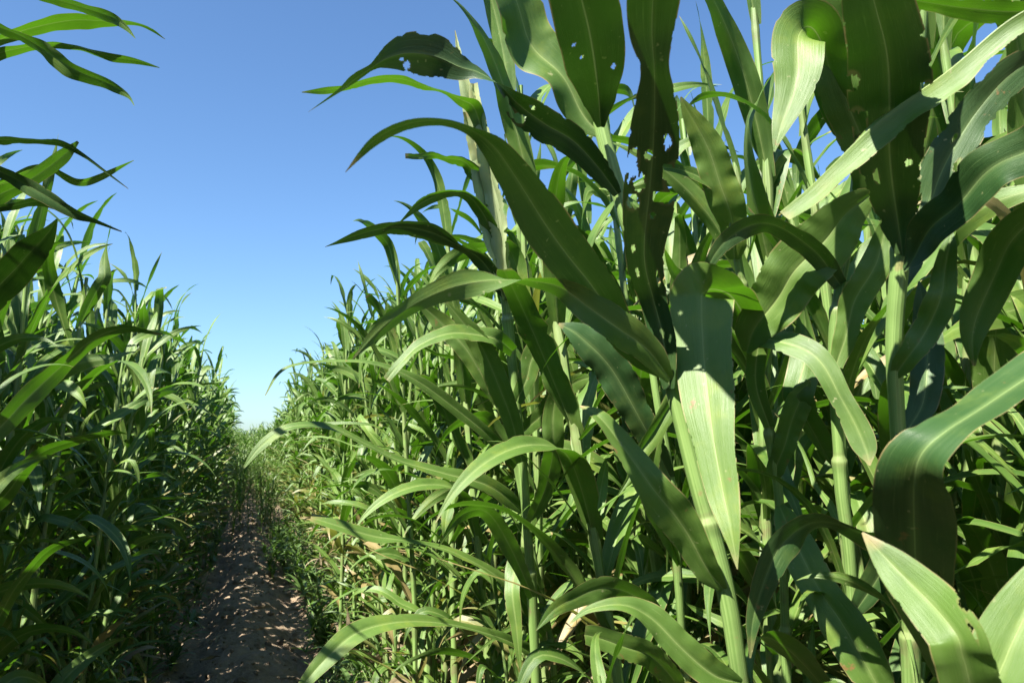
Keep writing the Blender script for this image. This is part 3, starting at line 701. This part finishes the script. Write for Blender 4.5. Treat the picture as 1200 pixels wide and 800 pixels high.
# stalk on the right with the chewed dark leaf and the snapped leaf
hero_plant('stout corn stalk at right with a big dark leaf full of holes',
    [(1082, 1830, .95), (1068, 800, .90), (1062, 690, .895), (1052, 500, .89), (1048, 400, .885), (1055, 300, .88), (1064, 180, .88), (1070, 110, .88), (1078, 20, .88), (1084, -90, .88)],
    .0115, .009, [.30, .45, .60, .72, .83], [
    (ext((1056, 300, .87, 28, 20), (1050, 250, .86, 44, 10), (1046, 195, .83, 68, 5), (1042, 125, .79, 88, 0), (1038, 65, .75, 88, 0), (1028, 15, .715, 84, -10), (1015, -40, .68, 66, -25), (1000, -100, .64, 6, -30)),
      dict(label='broad dark leaf with a yellow midrib and ragged holes', tint=.1, n=140, m=25, wave=.04, ragged=.14, holes=((.42, .10, .04, .10), (.36, .16, .03, .08), (.45, .80, .02, .06), (.28, .78, .012, .05), (.25, .25, .02, .04), (.50, .95, .02, .08), (.55, .04, .03, .10)))),
    (ext((1060, 318, .865, 34, 60), (1085, 278, .83, 44, 30), (1132, 226, .78, 54, 20), (1184, 188, .74, 58, 15), (1250, 148, .70, 54, 10), (1340, 110, .66, 5, 10)), dict(label='dark arching leaf crossing to the right edge', tint=.05, fold=.3)),
    (ext((1056, 340, .90, 22, 10), (1082, 262, .93, 42, 5), (1106, 196, .93, 50, 0), (1146, 130, .92, 45, -5), (1200, 76, .90, 37, -15), (1290, 30, .88, 3, -20)), dict(tint=.25, ragged=.16, n=130, m=21, holes=((.30, .2, .03, .08), (.45, .75, .02, .06), (.52, .4, .015, .04)))),
    (ext((1050, 440, .88, 19, 0), (1078, 400, .86, 32, 10), (1100, 350, .85, 33, 5), (1112, 300, .85, 22, 10), (1118, 268, .85, 1, 10)), dict(tint=.45)),
    (ext((1054, 520, .88, 19, 0), (1080, 470, .90, 33, 0), (1090, 410, .92, 36, 0), (1080, 360, .94, 22, 0), (1075, 330, .95, 2, 0)), dict(tint=.25, ragged=.05)),
    ], seed=4, crown=1)

# plant just outside the right border: its leaves reach into the picture
hero_plant('near corn plant at the right border with large leaves folding down low',
    [(1390, 2300, .74), (1378, 900, .72), (1370, 500, .70), (1360, 200, .70), (1350, -60, .70)],
    .0125, .010, [.25, .4, .55, .7, .82], [
    (ext((1364, 400, .71, 50, -20), (1290, 402, .68, 78, -40), (1215, 438, .645, 78, -52), (1150, 478, .615, 78, -58), (1104, 508, .60, 78, -56), (1076, 536, .605, 80, -40), (1068, 574, .625, 84, -22), (1072, 636, .66, 86, -14), (1082, 712, .71, 64, -16), (1096, 795, .77, 3, -20)),
      dict(label='very large near leaf folded so its dark half hangs down', tint=.2, fold=.12, n=130, m=19, holes=((.80, .7, .006, .02), (.72, .2, .005, .02), (.86, .3, .006, .02)))),
    (ext((1372, 700, .70, 40, 0), (1290, 790, .66, 60, -20), (1190, 860, .60, 66, -20), (1140, 820, .58, 66, -5), (1126, 772, .57, 64, 5), (1120, 742, .57, 66, 25), (1092, 702, .595, 62, 8), (1052, 662, .625, 44, 8), (1011, 624, .65, 2, 8)),
      dict(label='bright leaf with a brown bitten edge and a kink', tint=.7, fold=.25, n=130, m=21, ragged=.06, holes=((.80, .93, .010, .06), (.775, .82, .008, .03)))),
    (ext((1376, 880, .69, 40, 10), (1300, 905, .63, 64, -20), (1215, 900, .59, 76, -10), (1162, 830, .585, 80, 5), (1180, 765, .585, 78, 5), (1216, 696, .59, 60, 5), (1255, 620, .60, 4, 5)), dict(tint=.75, fold=.3)),
    (ext((1350, 10, .70, 26, -50), (1280, -10, .72, 40, -55), (1200, 14, .74, 50, -58), (1130, 66, .755, 56, -60), (1050, 127, .765, 60, -60), (980, 188, .775, 54, -60), (940, 226, .78, 46, -60), (914, 250, .782, 34, -60)), dict(label='straight folded leaf with a snapped end pointing down left', tint=.9, fold=-.95, ragged=.05)),
    (ext((1352, -20, .70, 26, 0), (1280, 0, .73, 34, 40), (1200, 14, .77, 36, 48), (1130, 10, .80, 34, 48), (1060, -2, .83, 28, 48), (1000, -14, .85, 4, 40)), dict(label='bright backlit leaf along the top edge', tint=.9)),
    (ext((1364, 300, .71, 30, 0), (1310, 240, .75, 50, 20), (1240, 240, .80, 56, 30), (1180, 290, .84, 50, 10), (1150, 360, .87, 40, 0), (1140, 430, .88, 3, 0)), dict(tint=.4)),
    ], seed=5, crown=2)

# stalk behind with two arching leaves low on the right
hero_plant('shaded corn stalk low on the right with an arched dark leaf bending over',
    [(1010, 1700, 1.12), (1002, 800, 1.10), (985, 560, 1.09), (978, 420, 1.09), (985, 330, 1.09), (1000, 250, 1.09), (1008, 170, 1.09), (1004, 90, 1.09), (1000, 10, 1.09)],
    .010, .008, [.3, .45, .58, .70, .8, .9], [
    (ext((1000, 720, 1.07, 24, 0), (1040, 650, 1.0, 36, 20), (1000, 622, .97, 34, 60), (955, 612, .95, 46, 70), (920, 634, .935, 44, 50), (900, 668, .93, 34, 20), (884, 720, .93, 20, 10), (880, 770, .93, 2, 10)), dict(tint=.1, fold=.3)),
    (ext((1004, 250, 1.08, 28, 0), (1018, 205, 1.05, 44, 5), (1000, 130, 1.03, 54, 5), (978, 60, 1.02, 52, 0), (960, -10, 1.0, 36, 0), (950, -60, .98, 3, 0)), dict(label='tall pale upright leaf against darker leaves', tint=.8, ragged=.10)),
    (ext((1006, 190, 1.08, 24, 0), (985, 120, 1.04, 42, 20), (958, 40, 1.0, 60, 20), (938, 40, .97, 64, 10), (930, 90, .95, 52, 0), (918, 140, .94, 26, 0), (910, 178, .93, 2, 0)), dict(tint=.6)),
    (ext((986, 335, 1.08, 17, 0), (950, 290, 1.06, 32, 30), (900, 262, 1.05, 29, 40), (850, 285, 1.06, 22, 20), (815, 330, 1.08, 2, 10)), dict(tint=.25)),
    (ext((980, 430, 1.08, 17, 0), (1000, 360, 1.07, 33, 0), (1030, 300, 1.06, 33, 0), (1040, 240, 1.05, 2, 0)), dict(tint=.55)),
    ], seed=6, crown=0)

# low lit plant near the bottom, cut-tipped leaves
hero_plant('short corn stalk near the bottom centre with a brown cut leaf tip',
    [(800, 1300, 1.42), (806, 900, 1.38), (800, 760, 1.36), (792, 640, 1.35), (786, 560, 1.35), (770, 470, 1.35), (760, 400, 1.36)],
    .010, .007, [.35, .5, .65, .8, .92], [
    (ext((804, 850, 1.35, 18, 0), (790, 798, 1.30, 26, 10), (766, 772, 1.26, 30, 0), (735, 757, 1.23, 30, -5), (700, 748, 1.21, 26, -5), (684, 744, 1.20, 22, -5)), dict(label='leaf with a cut brown tip', mat=M_LEAF, tint=.9, fold=.4, ragged=.12)),
    (ext((795, 660, 1.34, 18, 0), (764, 580, 1.27, 26, 30), (776, 500, 1.18, 26, 40), (798, 455, 1.12, 24, 40), (770, 500, 1.08, 28, 30), (750, 530, 1.06, 22, 20), (738, 558, 1.05, 9, 10), (724, 582, 1.05, 2, 0)), dict(tint=.8, fold=.7, ragged=.08)),
    (ext((786, 560, 1.34, 14, 0), (750, 490, 1.30, 35, 0), (715, 430, 1.28, 43, -5), (680, 395, 1.27, 37, -30), (655, 380, 1.27, 3, -40)), dict(tint=.12, ragged=.1)),
    (ext((802, 780, 1.35, 13, 0), (770, 720, 1.32, 29, 30), (720, 690, 1.28, 32, 40), (660, 705, 1.25, 22, 20), (630, 740, 1.23, 1, 10)), dict(tint=.3)),
    ], seed=7)

# plant at the path edge, low bright arch of a leaf over the soil
hero_plant('corn stalk at the path edge with one bright leaf arching over the soil',
    [(668, 1000, 2.0), (650, 800, 1.98), (632, 690, 1.97), (615, 600, 1.97), (600, 520, 1.97), (585, 450, 1.97)],
    .011, .007, [.30, .45, .6, .75, .9], [
    (ext((646, 775, 1.96, 18, 0), (615, 760, 1.88, 16, -30), (580, 745, 1.80, 17, -50), (530, 731, 1.70, 18, -60), (475, 728, 1.62, 24, -50), (424, 740, 1.55, 28, -30), (388, 768, 1.50, 25, -10), (352, 810, 1.46, 12, 0), (340, 850, 1.44, 1, 0)), dict(label='long bright leaf arching left over the path', tint=.6, n=110, fold=.35)),
    (ext((640, 740, 1.95, 16, 0), (600, 690, 1.9, 20, -40), (540, 650, 1.82, 16, -60), (476, 634, 1.76, 10, -60), (440, 628, 1.73, 20, -40), (400, 617, 1.70, 18, -40), (364, 607, 1.68, 12, -40)), dict(label='leaf cut off square at its end', tint=.75, fold=.3)),
    (ext((632, 690, 1.96, 12, 0), (612, 650, 1.93, 22, 0), (600, 690, 1.85, 20, -20), (606, 740, 1.83, 13, 0), (612, 790, 1.82, 1, 0)), dict(tint=.8)),
    (ext((615, 600, 1.95, 18, 0), (575, 570, 1.88, 22, -40), (520, 555, 1.8, 22, -50), (470, 540, 1.75, 16, -60), (430, 520, 1.72, 14, -60), (385, 500, 1.68, 15, -60), (340, 500, 1.64, 14, -50), (308, 522, 1.62, 12, -30), (284, 552, 1.6, 1, -20)), dict(label='thin leaf arching out across the gap between the rows', tint=.5, n=110)),
    (ext((605, 545, 1.95, 12, 0), (560, 500, 1.88, 16, -30), (500, 452, 1.8, 17, -30), (450, 430, 1.74, 13, -60), (400, 424, 1.7, 8, -70), (352, 426, 1.66, 6, -60), (328, 436, 1.64, 5, -40), (312, 462, 1.63, 1, -20)), dict(tint=.6, n=110)),
    (ext((600, 520, 1.95, 12, 0), (640, 480, 1.9, 22, 0), (670, 450, 1.85, 22, 0), (700, 440, 1.8, 1, 0)), dict(tint=.3)),
    (ext((590, 480, 1.95, 12, 0), (560, 430, 1.92, 22, 0), (520, 380, 1.9, 23, 0), (480, 350, 1.88, 1, 0)), dict(tint=.7)),
    ], seed=8)

# left border: stalk just outside the frame, leaves reaching in over the sky
hero_plant('tall corn plant at the left border sending drooping leaves across the blue sky',
    [(-105, 1400, 1.42), (-95, 900, 1.40), (-85, 600, 1.40), (-76, 400, 1.40), (-70, 240, 1.40), (-66, 120, 1.40), (-62, 10, 1.40), (-60, -90, 1.40)],
    .012, .009, [.25, .4, .5, .6, .68, .76, .84, .92], [
    (ext((-66, 60, 1.40, 18, -40), (-30, 24, 1.38, 22, -55), (5, 34, 1.34, 24, -62), (50, 58, 1.30, 30, -60), (95, 84, 1.26, 30, -55), (128, 100, 1.23, 18, -50), (150, 113, 1.21, 6, -45), (158, 124, 1.20, 1, -45)), dict(tint=.5, n=80)),
    (ext((-62, 0, 1.40, 18, -40), (-20, -24, 1.38, 22, -50), (40, -8, 1.35, 22, -62), (90, 6, 1.32, 24, -60), (130, 20, 1.29, 18, -50), (150, 34, 1.27, 8, -45), (160, 46, 1.26, 1, -45)), dict(tint=.3, n=80)),
    (ext((-64, 70, 1.42, 18, -40), (-10, 52, 1.44, 20, -50), (35, 32, 1.46, 22, -48), (80, 24, 1.47, 27, -44), (122, 24, 1.48, 22, -60), (156, 28, 1.48, 12, -70), (178, 36, 1.48, 7, -60), (194, 46, 1.48, 1, -60)), dict(label='leaf with a pale dry half toward its tip', tint=.75, n=80)),
    (ext((-68, 120, 1.40, 18, -30), (-20, 70, 1.40, 20, -45), (40, 54, 1.39, 20, -64), (90, 55, 1.38, 17, -66), (130, 66, 1.36, 17, -58), (158, 72, 1.35, 10, -55), (186, 80, 1.34, 1, -50)), dict(tint=.85, n=80)),
    (ext((-70, 210, 1.40, 18, -30), (-30, 170, 1.36, 22, -50), (5, 164, 1.33, 20, -60), (45, 164, 1.31, 14, -66), (75, 168, 1.29, 16, -60), (100, 182, 1.28, 7, -55), (125, 202, 1.27, 4, -50), (150, 222, 1.26, 1, -50)), dict(tint=.05, n=80)),
    (ext((-70, 200, 1.38, 18, -30), (-30, 180, 1.30, 26, -40), (0, 198, 1.26, 26, -50), (42, 226, 1.22, 24, -50), (84, 245, 1.19, 20, -50), (112, 256, 1.17, 10, -50), (142, 271, 1.16, 2, -50)), dict(label='dark shaded leaf slanting down right', tint=.02, n=80)),
    (ext((-72, 280, 1.40, 18, -30), (-25, 244, 1.36, 20, -50), (20, 240, 1.33, 17, -60), (60, 238, 1.31, 22, -60), (92, 248, 1.29, 10, -60), (118, 262, 1.28, 2, -60)), dict(tint=.05, n=80)),
    (ext((-72, 300, 1.40, 18, -30), (-20, 240, 1.42, 24, -20), (30, 215, 1.43, 18, -20), (68, 185, 1.44, 18, -20), (92, 166, 1.45, 3, -20)), dict(tint=.7, n=60)),
    (ext((-70, 230, 1.42, 18, -30), (0, 214, 1.47, 16, -50), (50, 196, 1.50, 12, -50), (90, 212, 1.51, 12, -50), (120, 207, 1.52, 10, -40), (156, 188, 1.53, 1, -40)), dict(tint=.6, n=60)),
    (ext((-76, 420, 1.40, 20, 0), (-40, 372, 1.34, 34, -10), (5, 330, 1.26, 40, -10), (40, 290, 1.18, 34, -10), (66, 258, 1.12, 2, -10)), dict(tint=.02, n=70)),
    (ext((-84, 640, 1.40, 18, 0), (-20, 600, 1.35, 20, -20), (40, 540, 1.30, 18, -40), (90, 512, 1.27, 16, -60), (132, 508, 1.25, 10, -50), (150, 512, 1.24, 1, -50)), dict(tint=.3, n=60)),
    (ext((-88, 760, 1.40, 18, 0), (-20, 740, 1.35, 18, -20), (25, 680, 1.30, 16, -40), (62, 642, 1.28, 14, -50), (108, 627, 1.26, 2, -50)), dict(tint=.3, n=60)),
    (ext((-80, 560, 1.42, 18, 0), (0, 500, 1.5, 26, -20), (80, 420, 1.56, 26, -40), (140, 385, 1.6, 20, -60), (190, 392, 1.63, 2, -50)), dict(tint=.3, n=60)),
    ], seed=9)
#HERO_END

# ------------------------------------------------------------------ weeds at the foot of the crop and leaves fallen on the path
def weed_mesh(seed):
    rng = np.random.default_rng(seed); mb = MB()
    for _ in range(int(rng.integers(5, 9))):
        lean = rng.uniform(0, 6.28); h = rng.uniform(.12, .34)
        top = np.array((math.cos(lean)*h*.5, math.sin(lean)*h*.5, h))
        C = spline([np.zeros(3), top*np.array((.4, .4, .55)), top], 8)
        v, f, uv, ti = tube(C, np.linspace(.0028, .0012, 8), 4); mb.add(v, f, uv, ti, 1)
        for _ in range(int(rng.integers(6, 11))):
            p0 = C[int(rng.uniform(.15, 1)*7)]
            v, f, uv = proc_leaf(rng, rng.uniform(.05, .15), rng.uniform(.010, .024), rng.uniform(0, 6.28), p0, R(rng.uniform(20, 70)), R(rng.uniform(70, 140)), 1.2, 8, 3, twist=rng.normal(0, .5))
            mb.add(v, f, uv, rng.random()*.9, 0)
    return mb.mesh('weed', [M_WEED, M_STEM])
WEEDS = [weed_mesh(40+i) for i in range(6)]
wr = random.Random(4)
for i in range(84):
    right = i < 64
    y = 2.4+(i if right else i-64)*(0.17 if right else 0.5)+wr.uniform(-.1, .1)
    if not right: y += 3
    x = ((0.50 if right else -0.5)+wr.gauss(0, .10))+float(row_bend(y))
    o = link('weed', WEEDS[i % 6]); o.location = (x, y, ground_height(x, y)-.01); o.rotation_euler = (0, 0, wr.uniform(0, 6.28))
    k = wr.uniform(.8, 1.6); o.scale = (k, k, k)
    sd = 'right' if right else 'left'
    tag(o, f'low leafy green weed at the foot of the corn on the {sd} path edge', 'weed', f'weeds along the {sd} edge of the path')
lrng = np.random.default_rng(3)
for (px, py, L, ang, mt, lab) in ((232, 652, .16, .6, M_LEAF, 'fresh green leaf piece lying on the shaded left half of the path'),
                              (300, 690, .12, 2.2, M_OLD, 'yellowed leaf scrap lying on the middle of the path'),
                              (285, 622, .15, .5, M_LEAF, 'small green leaf lying near the far end of the visible path')):
    q = at(px, py, 1)-EYE; tt = -HEYE/q[2]; x, y = EYE[0]+q[0]*tt, q[1]*tt
    v, f, uv = proc_leaf(lrng, L, .03, ang, np.zeros(3), R(70), R(100), 1, 20, 7, drift=.5, twist=.6)
    mb = MB(); mb.add(v, f, uv, .6); o = link('fallen_leaf', mb.mesh('fallen_leaf', [mt])); o.location = (x, y, ground_height(x, y)+.03)
    tag(o, lab, 'fallen leaf')



# ------------------------------------------------------------------ render settings
SC.render.engine = 'CYCLES'
c = SC.cycles
c.max_bounces = 7; c.diffuse_bounces = 3; c.glossy_bounces = 2; c.transmission_bounces = 5; c.transparent_max_bounces = 6
c.use_denoising = True; c.sample_clamp_indirect = 6
